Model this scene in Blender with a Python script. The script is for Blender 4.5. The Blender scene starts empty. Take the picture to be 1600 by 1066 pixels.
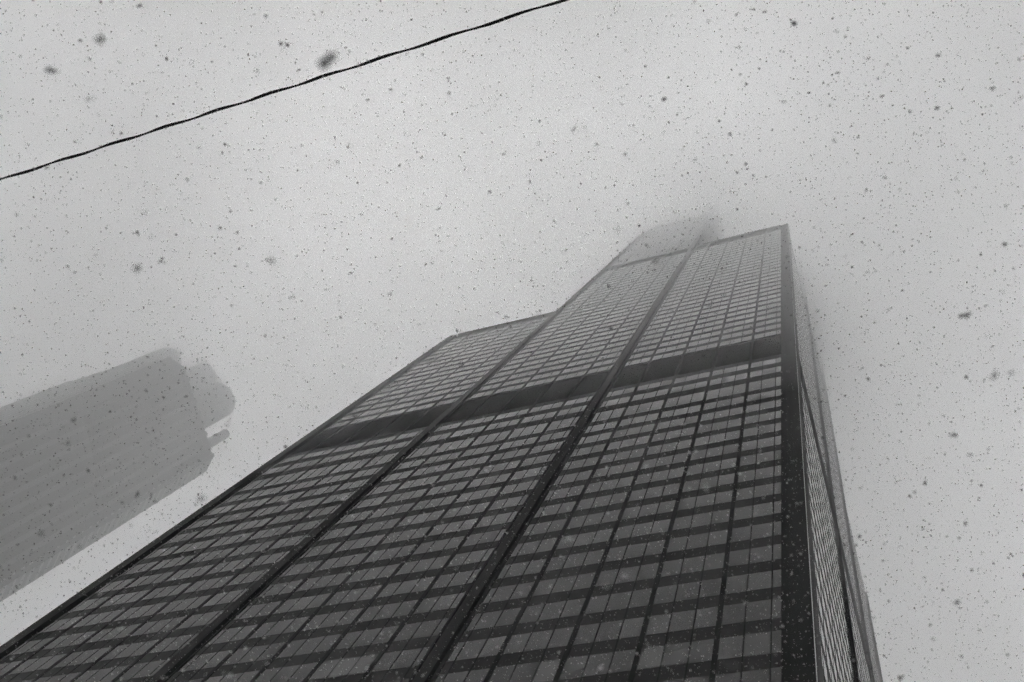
import bpy, bmesh, math, random
import numpy as np
from mathutils import Matrix, Vector

# ------------------------------------------------------------------ scene, camera, sky, sun, exposure
sc = bpy.context.scene
C = sc.collection
GROUND = -1.6                                   # street level; the camera is held 1.6 m above it
CAM = Vector((73.727, -27.584, 0.0))
R_ = Vector((0.93495497, 0.25940332, 0.2420106))
U_ = Vector((0.210315, -0.95464762, 0.21074989))
F_ = Vector((-0.28570406, 0.14614319, 0.94710895))
cam_d = bpy.data.cameras.new('camera')
cam_d.sensor_width = 36.0
cam_d.lens = 36.0 * 1641.78 / 1600.0
cam_d.clip_start = 0.05
cam_d.clip_end = 6000
cam_d.dof.use_dof = True
cam_d.dof.focus_distance = 60.0
cam_d.dof.aperture_fstop = 5.0
cam = bpy.data.objects.new('camera', cam_d)
C.objects.link(cam)
cam.matrix_world = Matrix(((R_.x, U_.x, -F_.x, CAM.x), (R_.y, U_.y, -F_.y, CAM.y), (R_.z, U_.z, -F_.z, CAM.z), (0, 0, 0, 1)))
sc.camera = cam

SUN_DIR = Vector((-0.38, -0.07, 0.92)).normalized()      # towards the veiled sun
world = bpy.data.worlds.new('World')
sc.world = world
world.use_nodes = True
wn = world.node_tree
wn.nodes.clear()
sky = wn.nodes.new('ShaderNodeTexSky')
sky.sky_type = 'NISHITA'
sky.sun_disc = False
sky.sun_elevation = math.asin(SUN_DIR.z)
sky.sun_rotation = math.atan2(SUN_DIR.x, SUN_DIR.y)
sky.air_density = 1.0
sky.dust_density = 1.0
bw = wn.nodes.new('ShaderNodeRGBToBW')                    # a snow sky without colour (the photograph is black and white)
bg = wn.nodes.new('ShaderNodeBackground')
bg.inputs['Strength'].default_value = 0.15
wo = wn.nodes.new('ShaderNodeOutputWorld')
wn.links.new(sky.outputs[0], bw.inputs[0])
wn.links.new(bw.outputs[0], bg.inputs[0])
wn.links.new(bg.outputs[0], wo.inputs[0])

sun_d = bpy.data.lights.new('sun', 'SUN')
sun_d.energy = 0.5
sun_d.angle = math.radians(60)
sun_d.color = (1, 1, 1)
sun = bpy.data.objects.new('sun', sun_d)
C.objects.link(sun)
sun.rotation_euler = SUN_DIR.to_track_quat('Z', 'Y').to_euler()
sun.location = (0, -100, 500)

vs = sc.view_settings
vs.view_transform = 'Standard'
vs.look = 'None'
vs.exposure = 3.5
vs.gamma = 1.0
vs.use_curve_mapping = False
cy = sc.cycles
cy.volume_bounces = 6
cy.max_bounces = 8
cy.diffuse_bounces = 1
cy.glossy_bounces = 2
cy.transmission_bounces = 0
cy.transparent_max_bounces = 4
cy.use_denoising = True
cy.denoising_prefilter = 'NONE'
cy.use_adaptive_sampling = True
cy.adaptive_threshold = 0.10
cy.adaptive_min_samples = 20

rnd = random.Random(7)
nr = np.random.default_rng(11)

# ------------------------------------------------------------------ materials
def new_mat(name):
    m = bpy.data.materials.new(name)
    m.use_nodes = True
    nt = m.node_tree
    b = nt.nodes['Principled BSDF']
    return m, nt, b

def grey(v):
    return (v, v, v, 1)

def mat_metal(name, v, rough, noise_scale=0.6, var=0.25, spec=0.5):
    """painted black aluminium: weathered in long vertical runs and fine mottling"""
    m, nt, b = new_mat(name)
    geo = nt.nodes.new('ShaderNodeNewGeometry')
    mp = nt.nodes.new('ShaderNodeMapping')
    mp.inputs['Scale'].default_value = (1.6, 1.6, 0.12)
    n1 = nt.nodes.new('ShaderNodeTexNoise')
    n1.inputs['Scale'].default_value = noise_scale
    n1.inputs['Detail'].default_value = 6
    n2 = nt.nodes.new('ShaderNodeTexNoise')
    n2.inputs['Scale'].default_value = 5.0
    n2.inputs['Detail'].default_value = 4
    nt.links.new(geo.outputs['Position'], mp.inputs[0])
    nt.links.new(mp.outputs[0], n1.inputs[0])
    nt.links.new(geo.outputs['Position'], n2.inputs[0])
    add = nt.nodes.new('ShaderNodeMath'); add.operation = 'ADD'
    nt.links.new(n1.outputs[0], add.inputs[0]); nt.links.new(n2.outputs[0], add.inputs[1])
    mr = nt.nodes.new('ShaderNodeMapRange')
    mr.inputs[1].default_value = 0.6; mr.inputs[2].default_value = 1.4
    mr.inputs[3].default_value = v * (1 - var); mr.inputs[4].default_value = v * (1 + var)
    nt.links.new(add.outputs[0], mr.inputs[0])
    nt.links.new(mr.outputs[0], b.inputs['Base Color'])
    mr2 = nt.nodes.new('ShaderNodeMapRange')
    mr2.inputs[1].default_value = 0.3; mr2.inputs[2].default_value = 0.7
    mr2.inputs[3].default_value = rough * 0.85; mr2.inputs[4].default_value = min(1, rough * 1.15)
    nt.links.new(n1.outputs[0], mr2.inputs[0])
    nt.links.new(mr2.outputs[0], b.inputs['Roughness'])
    b.inputs['Specular IOR Level'].default_value = spec
    return m

def mat_glass(name, per_island, v=0.006, blind=0.03):
    """dark bronze office glazing: mirror of the sky over dim rooms, a few blinds half drawn"""
    m, nt, b = new_mat(name)
    if per_island:
        g = nt.nodes.new('ShaderNodeNewGeometry'); rv = g.outputs['Random Per Island']
    else:
        g = nt.nodes.new('ShaderNodeObjectInfo'); rv = g.outputs['Random']
    ramp = nt.nodes.new('ShaderNodeValToRGB')
    e = ramp.color_ramp.elements
    e[0].position = 0.0; e[0].color = grey(v * 0.6)
    e[1].position = 1.0; e[1].color = grey(blind)
    e.new(0.70).color = grey(v * 1.6)
    e.new(0.90).color = grey(v * 3)
    nt.links.new(rv, ramp.inputs[0])
    nt.links.new(ramp.outputs[0], b.inputs['Base Color'])
    b.inputs['Roughness'].default_value = 0.06
    b.inputs['IOR'].default_value = 1.42
    b.inputs['Specular IOR Level'].default_value = 0.31
    geo = nt.nodes.new('ShaderNodeNewGeometry')
    n = nt.nodes.new('ShaderNodeTexNoise')
    n.inputs['Scale'].default_value = 0.5
    n.inputs['Detail'].default_value = 1
    nt.links.new(geo.outputs['Position'], n.inputs[0])
    bu = nt.nodes.new('ShaderNodeBump')
    bu.inputs['Strength'].default_value = 0.0 if per_island else 0.10
    bu.inputs['Distance'].default_value = 0.02
    nt.links.new(n.outputs[0], bu.inputs['Height'])
    nt.links.new(bu.outputs[0], b.inputs['Normal'])
    return m

M = {}
M['spandrel'] = mat_metal('black_aluminium_spandrel', 0.008, 0.50, spec=0.04)
M['column'] = mat_metal('black_aluminium_column', 0.004, 0.5, spec=0.02)
M['pilaster'] = mat_metal('black_aluminium_pilaster', 0.003, 0.5, spec=0.015)
M['mullion'] = mat_metal('dark_mullion', 0.003, 0.6, spec=0.02)
M['groove'] = mat_metal('dark_groove', 0.004, 0.7, spec=0.03)
M['louver'] = mat_metal('black_louvers', 0.006, 0.6, spec=0.04)
M['trim'] = mat_metal('bright_trim', 0.30, 0.4)
M['glass'] = mat_glass('bronze_glass', False)
M['glass_far'] = mat_glass('bronze_glass_far', True)
M['glass_low'] = mat_glass('bronze_glass_low_rows', False, 0.016, 0.03)  # paler base colour for the lowest window rows
M['roof'] = mat_metal('roof_gravel', 0.2, 0.9)
M['granite'] = mat_metal('granite', 0.22, 0.7, 1.5)
M['snow_ground'] = mat_metal('slushy_snow', 0.30, 0.9, 0.15, 0.45)
M['asphalt'] = mat_metal('wet_asphalt', 0.06, 0.5, 0.2, 0.4)
M['kerb'] = mat_metal('kerb_stone', 0.3, 0.8, 1.0)
M['cable'] = mat_metal('cable_rubber', 0.004, 0.6, spec=0.05)
M['far_stone'] = mat_metal('far_granite', 0.03, 0.7, 0.05, 0.2)
M['far_pier'] = mat_metal('far_pale_granite', 0.07, 0.7, 0.05, 0.2)
M['far_side'] = mat_metal('far_pale_stone', 0.14, 0.7, 0.05, 0.2)
M['far_ledge'] = mat_metal('far_white_stone', 0.32, 0.7, 0.05, 0.2)
M['far_glass'] = mat_glass('far_tower_glass', True, 0.008, 0.012)
M['far_crown'] = mat_metal('far_crown_panel', 0.05, 0.6, 0.05, 0.2)
M['pole'] = mat_metal('galvanised_pole', 0.25, 0.5)

# ------------------------------------------------------------------ helpers
def link(o, parent=None):
    C.objects.link(o)
    if parent is not None:
        o.parent = parent
    return o

def props(o, label=None, cat=None, group=None, kind=None):
    if label: o['label'] = label
    if cat: o['category'] = cat
    if group: o['group'] = group
    if kind: o['kind'] = kind
    return o

def empty(name, loc=(0, 0, 0)):
    o = bpy.data.objects.new(name, None)
    o.location = loc
    return link(o)

class MB:
    """collects closed boxes and prisms; build() links them as one mesh object"""
    def __init__(self):
        self.v = []; self.f = []
    def hexa(self, pts):
        n = len(self.v)
        self.v += [tuple(q) for q in pts]
        for q in ((0, 3, 2, 1), (4, 5, 6, 7), (0, 1, 5, 4), (1, 2, 6, 5), (2, 3, 7, 6), (3, 0, 4, 7)):
            self.f.append(tuple(n + i for i in q))
    def box(self, x0, x1, y0, y1, z0, z1):
        self.hexa([(x0, y0, z0), (x1, y0, z0), (x1, y1, z0), (x0, y1, z0), (x0, y0, z1), (x1, y0, z1), (x1, y1, z1), (x0, y1, z1)])
    def prism(self, poly, z0, z1):
        n = len(self.v); k = len(poly)
        self.v += [(a, b, z0) for a, b in poly] + [(a, b, z1) for a, b in poly]
        self.f.append(tuple(n + i for i in reversed(range(k))))
        self.f.append(tuple(n + k + i for i in range(k)))
        for i in range(k):
            j = (i + 1) % k
            self.f.append((n + i, n + j, n + k + j, n + k + i))
    def mesh(self, name, m):
        me = bpy.data.meshes.new(name)
        me.from_pydata(self.v, [], self.f)
        me.materials.append(M[m] if isinstance(m, str) else m)
        me.update()
        return me
    def build(self, name, m, parent=None):
        return link(bpy.data.objects.new(name, self.mesh(name, m)), parent)

def project_area(pts):
    """size in the picture of a quad given by its world corners"""
    q = []
    for p_ in pts:
        d = Vector(p_) - CAM
        w = d.dot(F_)
        if w < 1: return 0
        q.append((800 + 1641.78 * d.dot(R_) / w, 533 - 1641.78 * d.dot(U_) / w))
    cx = sum(a for a, b in q) / len(q); cyy = sum(b for a, b in q) / len(q)
    if not (-25 < cx < 1625 and -20 < cyy < 1085): return 0
    a = 0
    for i in range(len(q)):
        j = (i + 1) % len(q)
        a += q[i][0] * q[j][1] - q[j][0] * q[i][1]
    return abs(a) / 2

# ------------------------------------------------------------------ the ground
def slab(name, x0, x1, y0, y1, z0, z1, m):
    mb = MB(); mb.box(x0, x1, y0, y1, z0, z1)
    return props(mb.build(name, m), kind='structure')

slab('ground', -2500, 2500, -2500, 2500, GROUND - 1.0, GROUND - 0.13, 'snow_ground')
slab('road', -2400, 2400, -46, -30.2, GROUND - 0.126, GROUND - 0.12, 'asphalt')
slab('pavement', -60, 110, -29.9, -6, GROUND - 0.126, GROUND, 'snow_ground')
slab('kerb', -60, 110, -30.2, -29.902, GROUND - 0.126, GROUND + 0.004, 'kerb')

# ------------------------------------------------------------------ the black tower of bundled tubes
BAY = 4.572
T = 22.86
tower = empty('skyscraper', (34, 34, GROUND))
props(tower, 'black glass and aluminium skyscraper of stepped square tubes, its top fading into cloud', 'skyscraper')
tower_inv = Matrix.Translation((-34, -34, -GROUND))

Z50, Z66, Z90 = 204.9, 267.1, 365.0
ROWS = []                                     # (window bottom, window top)
for n in range(0, 23):
    b0 = 106.55 - 4.085 * n
    ROWS.append((b0, b0 + 2.45))
ROWS += [(110.63, 114.35), (116.75, 119.25), (121.3, 123.6)]
for n in range(30):
    b0 = 137.4 + 4.06 * n
    ROWS.append((b0, b0 + 2.42))
for n in range(20):
    b0 = 268.3 + 4.06 * n
    ROWS.append((b0, b0 + 2.42))
ROWS.sort()
BANDS = [(125.35, 136.45), (259.35, 266.3), (350.2, 361.5)]      # louvred plant floors
Z_LOBBY = ROWS[0][0] - 1.6

def solid_runs(ztop):
    """heights of the spandrel strips between windows and louvres, up to a roof"""
    holes = sorted([r for r in ROWS] + BANDS)
    out = []; z = Z_LOBBY
    for a, b in holes:
        if a >= ztop - 1.0: break
        if a - z > 0.05: out.append((z, a))
        z = b
    if ztop - z > 0.05: out.append((z, ztop))
    return out

class Face:
    """one street front: u runs along it, d goes into the wall, d = 0 is the face of the big columns"""
    def __init__(self, to_world, tubes, closeup):
        self.W = to_world; self.tubes = tubes; self.closeup = closeup
    def box(self, mb, u0, u1, d0, d1, z0, z1):
        W = self.W
        p = [W(u0, d0, z0), W(u1, d0, z0), W(u1, d1, z0), W(u0, d1, z0), W(u0, d0, z1), W(u1, d0, z1), W(u1, d1, z1), W(u0, d1, z1)]
        # keep the faces turned outwards whatever the handedness of the mapping
        a = Vector(p[1]) - Vector(p[0]); b = Vector(p[3]) - Vector(p[0])
        if a.cross(b).z < 0:
            p = [p[1], p[0], p[3], p[2], p[5], p[4], p[7], p[6]]
        mb.hexa(p)

def local(mb):
    """to the tower's own frame"""
    mb.v = [(x - 34, y - 34, z - GROUND) for x, y, z in mb.v]
    return mb

def put(mb, name, m, kind=None):
    o = local(mb).build(name, m, tower)
    if kind: o['kind'] = kind
    return o

# tube cores
heights = {(0, 0): Z50, (1, 0): Z90, (2, 0): Z66, (0, 1): Z90, (1, 1): Z90, (2, 1): Z90, (0, 2): Z66, (1, 2): Z90, (2, 2): Z50}
g0 = 0.0
for (i, j), h in heights.items():
    mb = MB()
    lo_x = -0.45 if i == 0 else T * i + 0.02
    hi_x = T * 3 + 0.45 if i == 2 else T * (i + 1) - 0.02
    lo_y = 0.55 if j == 0 else 1.0 + T * j + 0.02
    hi_y = 1.0 + T * 3 + 0.45 if j == 2 else 1.0 + T * (j + 1) - 0.02
    mb.box(lo_x, hi_x, lo_y, hi_y, GROUND, h - 0.35)
    put(mb, 'tube', 'groove')
    mb = MB()
    mb.box(lo_x + 0.4, hi_x - 0.4, lo_y + 0.4, hi_y - 0.4, h - 0.346, h - 0.2)
    put(mb, 'roof', 'roof')

def east(u, d, z):  return (u, d, z)
def north(u, d, z): return (69.58 - d, u + 1.0, z)
faces = [Face(east, [Z50, Z90, Z66], True), Face(north, [Z66, Z90, Z50], False)]

panes = []          # candidates (area, face, u0, u1, z0, z1)
spans = []
for fi, fc in enumerate(faces):
    # big columns on the tube lines
    for k in range(4):
        zt = max(fc.tubes[max(0, k - 1):k + 1] or [0]) if 0 < k < 3 else (fc.tubes[0] if k == 0 else fc.tubes[2])
        if fi == 0 and k == 3: continue            # the shared corner is built once, below
        if fi == 1 and k == 0: continue
        g = T * k
        outer0 = -1.0 if k == 0 else -0.48
        outer1 = 1.0 if k == 3 else 0.48
        mb = MB()
        fc.box(mb, g + outer0, g + outer1, 0.10, 0.54, Z_LOBBY, zt + 0.25)
        put(mb, 'column', 'column')
        for s in (-1, 1):                        # recessed reveals beside it
            if (k == 0 and s < 0) or (k == 3 and s > 0): continue
            mb = MB()
            e0, e1 = (g + 0.48, g + 0.93) if s > 0 else (g - 0.93, g - 0.48)
            if k == 0: e0 = g + 1.0 - 0.07; e1 = e0 + 0.0
            if k in (1, 2):
                fc.box(mb, min(e0, e1) + (0.005 if s > 0 else 0.16), max(e0, e1) - (0.16 if s > 0 else 0.005), 0.44, 0.54, Z_LOBBY, min(fc.tubes[k - 1] if s < 0 else fc.tubes[k], 999))
                put(mb, 'reveal', 'groove')
                mb = MB()
                fc.box(mb, (g + 0.775) if s > 0 else (g - 0.93), (g + 0.93) if s > 0 else (g - 0.775), 0.27, 0.54, Z_LOBBY, (fc.tubes[k - 1] if s < 0 else fc.tubes[k]))
                put(mb, 'column_edge', 'pilaster')
    for t in range(3):
        zt = fc.tubes[t]; g = T * t
        # slim pilasters on the bay lines
        for b in range(1, 5):
            mb = MB(); u = g + BAY * b
            fc.box(mb, u - 0.165, u + 0.165, 0.30 if fi == 0 else 0.335, 0.54, Z_LOBBY, zt - 0.02)
            put(mb, 'pilaster', 'pilaster')
        # bays
        for b in range(5):
            lo = g + BAY * b + (0.165 if b else 0.93)
            hi = g + BAY * (b + 1) - (0.165 if b < 4 else 0.93)
            base = g + BAY * b
            joints = [base + 1.524, base + 3.048]
            if b == 4: joints = [base + 1.524, base + 3.048]
            if b == 0: joints = [base + 1.524, base + 3.048]
            for (za, zb) in ((Z_LOBBY, 125.35), (136.45, min(zt, 259.35)), (266.3, min(zt, 350.2))):
                if zb - za < 3: continue
                for q in joints:
                    mb = MB(); fc.box(mb, q - 0.045, q + 0.045, 0.335, 0.54, za, zb - 0.5)
                    put(mb, 'mullion', 'mullion')
            cuts = [lo] + joints + [hi]
            for (za, zb) in ROWS:
                if zb > zt - 0.5: break
                for q in range(3):
                    u0 = cuts[q] + (0.047 if q else 0.002); u1 = cuts[q + 1] - (0.047 if q < 2 else 0.002)
                    pts = [fc.W(u0, .4, za), fc.W(u1, .4, za), fc.W(u1, .4, zb), fc.W(u0, .4, zb)]
                    panes.append((project_area(pts) if fi == 0 else 0, fi, u0, u1, za, zb))
            for (za, zb) in solid_runs(zt):
                pts = [fc.W(lo, .3, za), fc.W(hi, .3, za), fc.W(hi, .3, zb), fc.W(lo, .3, zb)]
                spans.append((project_area(pts) if fi == 0 else 0, fi, lo, hi, za, zb))
            for (za, zb) in BANDS:
                if zb > zt: break
                mb = MB()
                ns = int((zb - za) / 0.42)
                for s in range(ns):
                    z = za + (s + 0.5) * (zb - za) / ns
                    W = fc.W
                    u0, u1 = lo + 0.004, hi - 0.004
                    pp = [W(u0, .36, z - .16), W(u1, .36, z - .16), W(u1, .52, z + .08), W(u0, .52, z + .08), W(u0, .36, z - .12), W(u1, .36, z - .12), W(u1, .52, z + .12), W(u0, .52, z + .12)]
                    if fi == 1: pp = [pp[1], pp[0], pp[3], pp[2], pp[5], pp[4], pp[7], pp[6]]
                    mb.hexa(pp)
                put(mb, 'louver_panel', 'louver')

# the north-east corner column, square on plan, with a bright metal bead on its arris
mb = MB(); mb.box(67.65, 68.18, 0.20, 0.54, Z_LOBBY, Z66 + 0.2); put(mb, 'corner_reveal', 'pilaster')
mb = MB(); mb.box(68.182, 69.40, 0.10, 0.54, Z_LOBBY, Z66 + 0.25); put(mb, 'corner_column', 'column')
mb = MB(); mb.box(68.9, 69.48, 0.18, 1.93, Z_LOBBY, Z66 + 0.22); put(mb, 'corner_column', 'column')
mb = MB(); mb.box(69.402, 69.45, 0.12, 0.178, Z_LOBBY, Z66 + 0.2); put(mb, 'corner_bead', 'trim')

panes.sort(key=lambda q: -q[0])
spans.sort(key=lambda q: -q[0])
cache = {}
def single(name, fi, u0, u1, z0, z1, d0, d1, m, tilt=0.0):
    """one pane or panel; alike ones share their mesh"""
    W = faces[fi].W
    key = (name, m, fi, round(u1 - u0, 2), round(z1 - z0, 2))
    if key not in cache:
        mb = MB(); w = (u1 - u0) / 2; h = (z1 - z0) / 2; dd = (d1 - d0) / 2
        mb.box(-w, w, -dd, dd, -h, h)
        cache[key] = mb.mesh(name, m)
    o = bpy.data.objects.new(name, cache[key])
    c = W((u0 + u1) / 2, (d0 + d1) / 2, (z0 + z1) / 2)
    o.location = (c[0] - 34, c[1] - 34, c[2] - GROUND)
    o.rotation_euler = (rnd.gauss(0, tilt), 0, rnd.gauss(0, tilt))
    return link(o, tower)

for a, fi, u0, u1, z0, z1 in panes[:300]:
    single('window_pane', fi, u0, u1, z0, z1, 0.345, 0.385, 'glass' if z0 > 59 else 'glass_low', 0.003)
rest = {}
for a, fi, u0, u1, z0, z1 in panes[300:]:
    mb = rest.setdefault(fi, MB())
    t0 = rnd.gauss(0, 0.0045) if fi == 0 else 0.0
    n0 = len(mb.v)
    faces[fi].box(mb, u0, u1, 0.345 + t0, 0.385 + t0, z0, z1)
mbj = MB()
for mb in rest.values():
    n = len(mbj.v); mbj.v += mb.v; mbj.f += [tuple(n + i for i in q) for q in mb.f]
put(mbj, 'window_panes', 'glass_far', 'stuff')
for a, fi, u0, u1, z0, z1 in spans[:300]:
    single('spandrel_panel', fi, u0 + 0.002, u1 - 0.002, z0, z1, 0.36, 0.54, 'spandrel', 0.0)
mb = MB()
for a, fi, u0, u1, z0, z1 in spans[300:]:
    faces[fi].box(mb, u0 + 0.002, u1 - 0.002, 0.36, 0.54, z0, z1)
put(mb, 'spandrel_panels', 'spandrel', 'stuff')
# roof copings of the two lower tubes and the plinth
for (x0, x1, y0, y1, z) in ((-1.0, T - 0.5, 0.06, 0.9, Z50), (T * 2 + 0.5, 67.64, 0.06, 0.9, Z66)):
    mb = MB(); mb.box(x0 + 1.95, x1, y0, y1, z, z + 0.18); put(mb, 'coping', 'column')
for t in range(3):
    mb = MB(); mb.box(T * t + 1.0, T * (t + 1) - 1.0, 0.45, 0.54, GROUND + 0.5, Z_LOBBY - 1.5); put(mb, 'lobby_glazing', 'glass_far')
mb = MB(); mb.box(-0.9, 69.4, 0.12, 0.54, Z_LOBBY - 1.4, Z_LOBBY - 0.004); put(mb, 'lobby_fascia', 'column')
for k in range(4):
    mb = MB(); mb.box(T * k - 0.9, T * k + 0.9, 0.05, 0.44, GROUND, Z_LOBBY - 1.404); put(mb, 'column', 'granite')

# ------------------------------------------------------------------ the pale tower beyond, with its crown of drums
def ring(cx, cy_, r, n=28):
    return [(cx + r * math.cos(2 * math.pi * i / n), cy_ + r * math.sin(2 * math.pi * i / n)) for i in range(n)]

FX, FY = -116.0, 11.3
far = empty('crowned_tower', (FX, FY, GROUND))
props(far, 'pale stone tower with a crown of rounded turrets, faint in the snow haze', 'skyscraper')
def fput(mb, name, m, parent=None, kind=None):
    mb.v = [(x - FX, y - FY, z - GROUND) for x, y, z in mb.v]
    o = mb.build(name, m, parent or far)
    if kind: o['kind'] = kind
    return o
X0, X1, Y0, Y1 = -137.0, -95.0, -5.4, 28.2
ch = 3.5
oct_ = [(X0 + ch, Y0), (X1 - ch, Y0), (X1, Y0 + ch), (X1, Y1 - ch), (X1 - ch, Y1), (X0 + ch, Y1), (X0, Y1 - ch), (X0, Y0 + ch)]
mb = MB(); mb.prism(oct_, GROUND, 251); shaft = fput(mb, 'shaft', 'far_stone')
for k in range(9):
    y = Y0 + ch + 0.6 + k * (Y1 - Y0 - 2 * ch - 1.2) / 8
    mb = MB(); mb.box(X1 - 0.4, X1 + 0.2, y - 0.5, y + 0.5, GROUND, 251.6); fput(mb, 'pier', 'far_pier')
for k in range(10):
    x = X0 + ch + 0.6 + k * (X1 - X0 - 2 * ch - 1.2) / 9
    mb = MB(); mb.box(x - 0.5, x + 0.5, Y0 - 0.2, Y0 + 0.4, GROUND, 251.6); fput(mb, 'pier', 'far_ledge')
for k in range(8):
    w_ = (Y1 - Y0 - 2 * ch - 1.2) / 8
    y = Y0 + ch + 0.6 + (k + 0.5) * w_
    mb = MB(); mb.box(X1 - 0.3, X1 + 0.06, y - w_ / 2 + 0.52, y + w_ / 2 - 0.52, GROUND + 8, 247); fput(mb, 'window_strip', 'far_glass')
# pale stone on the corner bevel next to the black tower and on the long side wall
mb = MB(); mb.prism([(X1 - 0.3, Y1 - ch - 0.9), (X1 + 0.04, Y1 - ch - 0.9), (X1 + 0.04, Y1 - ch), (X1 - ch, Y1 + 0.03), (X1 - ch - 0.3, Y1 - 0.3)], GROUND, 250.5); fput(mb, 'corner_wall', 'far_side')
mb = MB(); mb.box(X0 + ch, X1 - ch, Y0 - 0.08, Y0 + 0.3, GROUND, 250.5); fput(mb, 'side_wall', 'far_side')
mb = MB()
for k in range(84):
    z = 7.4 + k * 2.85
    mb.prism([(X1 - 0.2, Y1 - ch - 1.6), (X1 + 0.10, Y1 - ch - 1.4), (X1 + 0.08, Y1 - ch), (X1 - ch + 0.04, Y1 + 0.04), (X1 - ch - 0.3, Y1 - 0.2)], z + rnd.uniform(0, 0.8), z + rnd.uniform(1.1, 1.5))
fput(mb, 'corner_ledges', 'far_ledge', None, 'stuff')
# crown: a base block, a central drum and turrets of uneven height
mb = MB(); mb.prism([(-134, -2.5), (-131, -5.2), (-110, -1.0), (-103, 2.5), (-103, 19.5), (-106, 22), (-131, 25), (-134, 22)], 251.01, 262.5); fput(mb, 'crown_base', 'far_crown')
mb = MB(); mb.prism(ring(-113.5, 15.2, 5.8, 40), 262, 291); fput(mb, 'crown_drum', 'far_crown')
for (cx, cy_, r, h) in ((-126.5, -0.9, 4.4, 291), (-121, 7.4, 4.4, 299), (-104, 23.1, 1.5, 274), (-104.2, 22.8, 2.6, 262), (-128, 21.0, 3.0, 270)):
    mb = MB(); mb.prism(ring(cx, cy_, r, 24), 246, h); fput(mb, 'turret', 'far_crown')

# ------------------------------------------------------------------ twisted overhead cable between two poles
CZ = 7.0
cy0 = CAM.y - 1.03
def cable_point(x):
    s = (x - 68) / 30.0
    return Vector((x, cy0, CZ + 0.12 * (s * s)))
cab = empty('overhead_cable', (40, cy0, CZ))
props(cab, 'black twisted overhead cable crossing the sky above the tower', 'cable')
for ph in (0.0, math.pi):
    verts = []; fcs = []
    n = 1500; k = 8
    for i in range(n + 1):
        x = 38 + 56 * i / n
        c = cable_point(x)
        a = 2 * math.pi * x / 0.92 + ph + 0.8 * math.sin(x * 0.9)
        w_ = 2 * math.pi * x / 0.47
        c = c + Vector((0, 0.0036 * math.sin(w_ + 0.6 * math.sin(x * 1.7)) + 0.0046 * math.cos(a), 0.0046 * math.sin(a)))
        rr = 0.0068
        for j in range(k):
            b = 2 * math.pi * j / k
            verts.append((c.x - 40, c.y - cy0 + rr * math.cos(b), c.z - CZ + rr * math.sin(b)))
    for i in range(n):
        for j in range(k):
            fcs.append((i * k + j, i * k + (j + 1) % k, (i + 1) * k + (j + 1) % k, (i + 1) * k + j))
    me = bpy.data.meshes.new('strand'); me.from_pydata(verts, [], fcs); me.materials.append(M['cable'])
    for pl in me.polygons: pl.use_smooth = True
    link(bpy.data.objects.new('strand', me), cab)
for xx, lab in ((38.0, 'grey cable pole at the southern end of the overhead cable'), (94.0, 'grey cable pole at the northern end of the overhead cable')):
    po = empty('cable_pole', (xx, cy0, GROUND))
    props(po, lab, 'pole', 'poles carrying the overhead cable')
    mb = MB(); mb.prism(ring(0, 0, 0.11, 16), 0, 9.0); mb.build('shaft', 'pole', po)
    mb = MB(); mb.prism(ring(0, 0, 0.2, 16), 0, 0.25); mb.build('base', 'pole', po)

# ------------------------------------------------------------------ falling snow
m, nt, b = new_mat('snow_flake')
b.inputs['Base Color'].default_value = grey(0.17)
b.inputs['Roughness'].default_value = 0.9
b.inputs['Specular IOR Level'].default_value = 0.1
M['flake'] = m
def flakes(n, rmin, rmax, size_lo, size_hi, power, lumps):
    """snowflakes filling a wide cone of air above the street evenly by volume; the big ones are clumps of several lumps"""
    rr = (rmin ** 3 + nr.random(n) * (rmax ** 3 - rmin ** 3)) ** (1 / 3)
    ax = np.array(F_); ct = 1 - nr.random(n) * (1 - math.cos(math.radians(40))); st = np.sqrt(1 - ct * ct); ph = nr.random(n) * 2 * math.pi
    e1 = np.array(R_); e2 = np.array(U_)
    d = ct[:, None] * ax + (st * np.cos(ph))[:, None] * e1 + (st * np.sin(ph))[:, None] * e2
    pos = np.array(CAM) + d * rr[:, None]
    s = size_lo * (size_hi / size_lo) ** (nr.random(n) ** power)
    if lumps > 1:
        pos = np.repeat(pos, lumps, axis=0); s = np.repeat(s, lumps); n = n * lumps
        drift = nr.normal(size=(n, 3)) * np.array((0.75, 0.5, 0.9))
        pos = pos + drift * s[:, None] * 0.7
        s = s * (0.35 + 0.5 * nr.random(n))
    # ragged clump: a six-cornered lump of uneven arms
    oc = np.array([(1, 0, 0), (-1, 0, 0), (0, 1, 0), (0, -1, 0), (0, 0, 1), (0, 0, -1)], float)
    arm = 0.35 + 0.9 * nr.random((n, 6, 1))
    q = nr.normal(size=(n, 4)); q /= np.linalg.norm(q, axis=1)[:, None]
    w, x, y, z = q.T
    Rm = np.stack([1 - 2 * (y * y + z * z), 2 * (x * y - z * w), 2 * (x * z + y * w), 2 * (x * y + z * w), 1 - 2 * (x * x + z * z), 2 * (y * z - x * w), 2 * (x * z - y * w), 2 * (y * z + x * w), 1 - 2 * (x * x + y * y)], 1).reshape(n, 3, 3)
    v = np.einsum('nij,nkj->nki', Rm, oc[None] * arm) * s[:, None, None]
    v += nr.normal(size=(n, 6, 3)) * s[:, None, None] * 0.18
    v += pos[:, None, :]
    return v.reshape(-1, 3)

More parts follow.
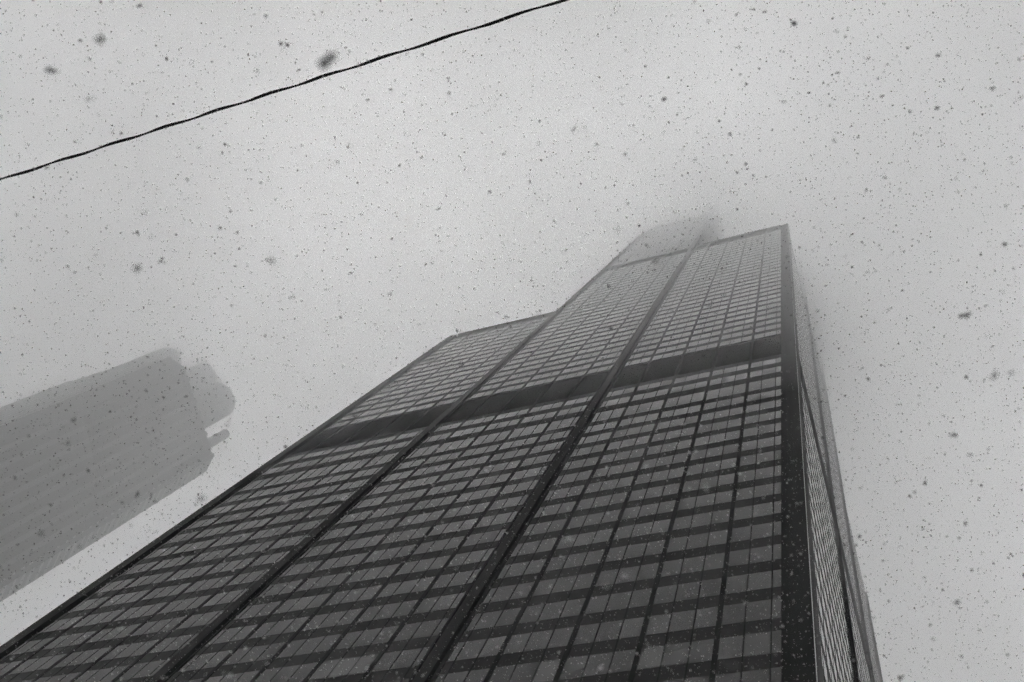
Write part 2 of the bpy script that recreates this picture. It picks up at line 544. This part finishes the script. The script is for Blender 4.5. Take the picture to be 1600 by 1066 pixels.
def snow(name, label, parts):
    v = np.concatenate(parts)
    n = len(v) // 6
    tri = np.array([(0, 2, 4), (2, 1, 4), (1, 3, 4), (3, 0, 4), (2, 0, 5), (1, 2, 5), (3, 1, 5), (0, 3, 5)])
    f = (np.arange(n)[:, None, None] * 6 + tri[None]).reshape(-1)
    me = bpy.data.meshes.new(name)
    me.vertices.add(n * 6); me.vertices.foreach_set('co', v.reshape(-1))
    nf = n * 8
    me.loops.add(nf * 3); me.loops.foreach_set('vertex_index', f)
    me.polygons.add(nf); me.polygons.foreach_set('loop_start', np.arange(nf) * 3)
    me.update(calc_edges=True); me.validate()
    me.materials.append(M['flake'])
    return props(link(bpy.data.objects.new(name, me)), label, 'snow', kind='stuff')
snow('falling_snow', 'snowflakes drifting through the air in front of the towers', [
    flakes(650, 0.7, 3.4, 0.0022, 0.0064, 1.5, 6),
    flakes(42000, 2.0, 8.0, 0.0020, 0.0058, 1.8, 1),
    flakes(45000, 8.0, 17.0, 0.0040, 0.0095, 1.3, 1)])

# ------------------------------------------------------------------ snow haze and the low cloud
def volume_box(name, x, y, z0, z1, mat, label):
    mb = MB(); mb.box(x[0], x[1], y[0], y[1], z0, z1)
    o = mb.build(name, mat)
    return props(o, label, name, kind='stuff')

def vol_mat(name, dens, col=0.99, aniso=0.0):
    m = bpy.data.materials.new(name); m.use_nodes = True
    nt = m.node_tree; nt.nodes.clear()
    out = nt.nodes.new('ShaderNodeOutputMaterial')
    pv = nt.nodes.new('ShaderNodeVolumePrincipled')
    pv.inputs['Color'].default_value = grey(col)
    pv.inputs['Density'].default_value = dens
    pv.inputs['Anisotropy'].default_value = aniso
    nt.links.new(pv.outputs[0], out.inputs['Volume'])
    return m, nt, pv

hm, _, _ = vol_mat('snow_haze', 0.0002)
volume_box('haze', (-700, 700), (-700, 700), GROUND - 2.0, 376, hm, 'thin snow haze filling the air')

# the low cloud: a thin veil below, the dense body above it, each closed with an uneven underside
def underside(x, y):
    return 9 * math.sin(x * 0.021 + 1.3) * math.cos(y * 0.027) + 6 * math.sin(x * 0.05 + y * 0.043)

def cloud_body(z_low, z_high, bumpy_top, dens, label):
    cm, _, _ = vol_mat('low_cloud', dens)
    N = 40
    cv = []; cf = []
    for lvl in (0, 1):
        for j in range(N + 1):
            for i in range(N + 1):
                x = -650 + 1300 * i / N; y = -650 + 1300 * j / N
                z = z_low + underside(x, y) if lvl == 0 else z_high + (underside(x, y) if bumpy_top else 0)
                cv.append((x, y, z))
    K = (N + 1) ** 2
    for j in range(N):
        for i in range(N):
            a = j * (N + 1) + i
            cf.append((a, a + N + 1, a + N + 2, a + 1))
            cf.append((K + a, K + a + 1, K + a + N + 2, K + a + N + 1))
    for i in range(N):
        a = i; cf.append((a, a + 1, K + a + 1, K + a))
        a = N * (N + 1) + i; cf.append((a + 1, a, K + a, K + a + 1))
        a = i * (N + 1); cf.append((a + N + 1, a, K + a, K + a + N + 1))
        a = i * (N + 1) + N; cf.append((a, a + N + 1, K + a + N + 1, K + a))
    me = bpy.data.meshes.new('cloud'); me.from_pydata(cv, [], cf); me.materials.append(cm); me.update()
    props(link(bpy.data.objects.new('cloud', me)), label, 'cloud', kind='stuff')
cloud_body(104, 274, True, 0.0078, 'thin veil of snow cloud round the upper floors of the black tower')
cloud_body(274.05, 374, False, 0.034, 'dense grey snow cloud swallowing the top of the black tower')
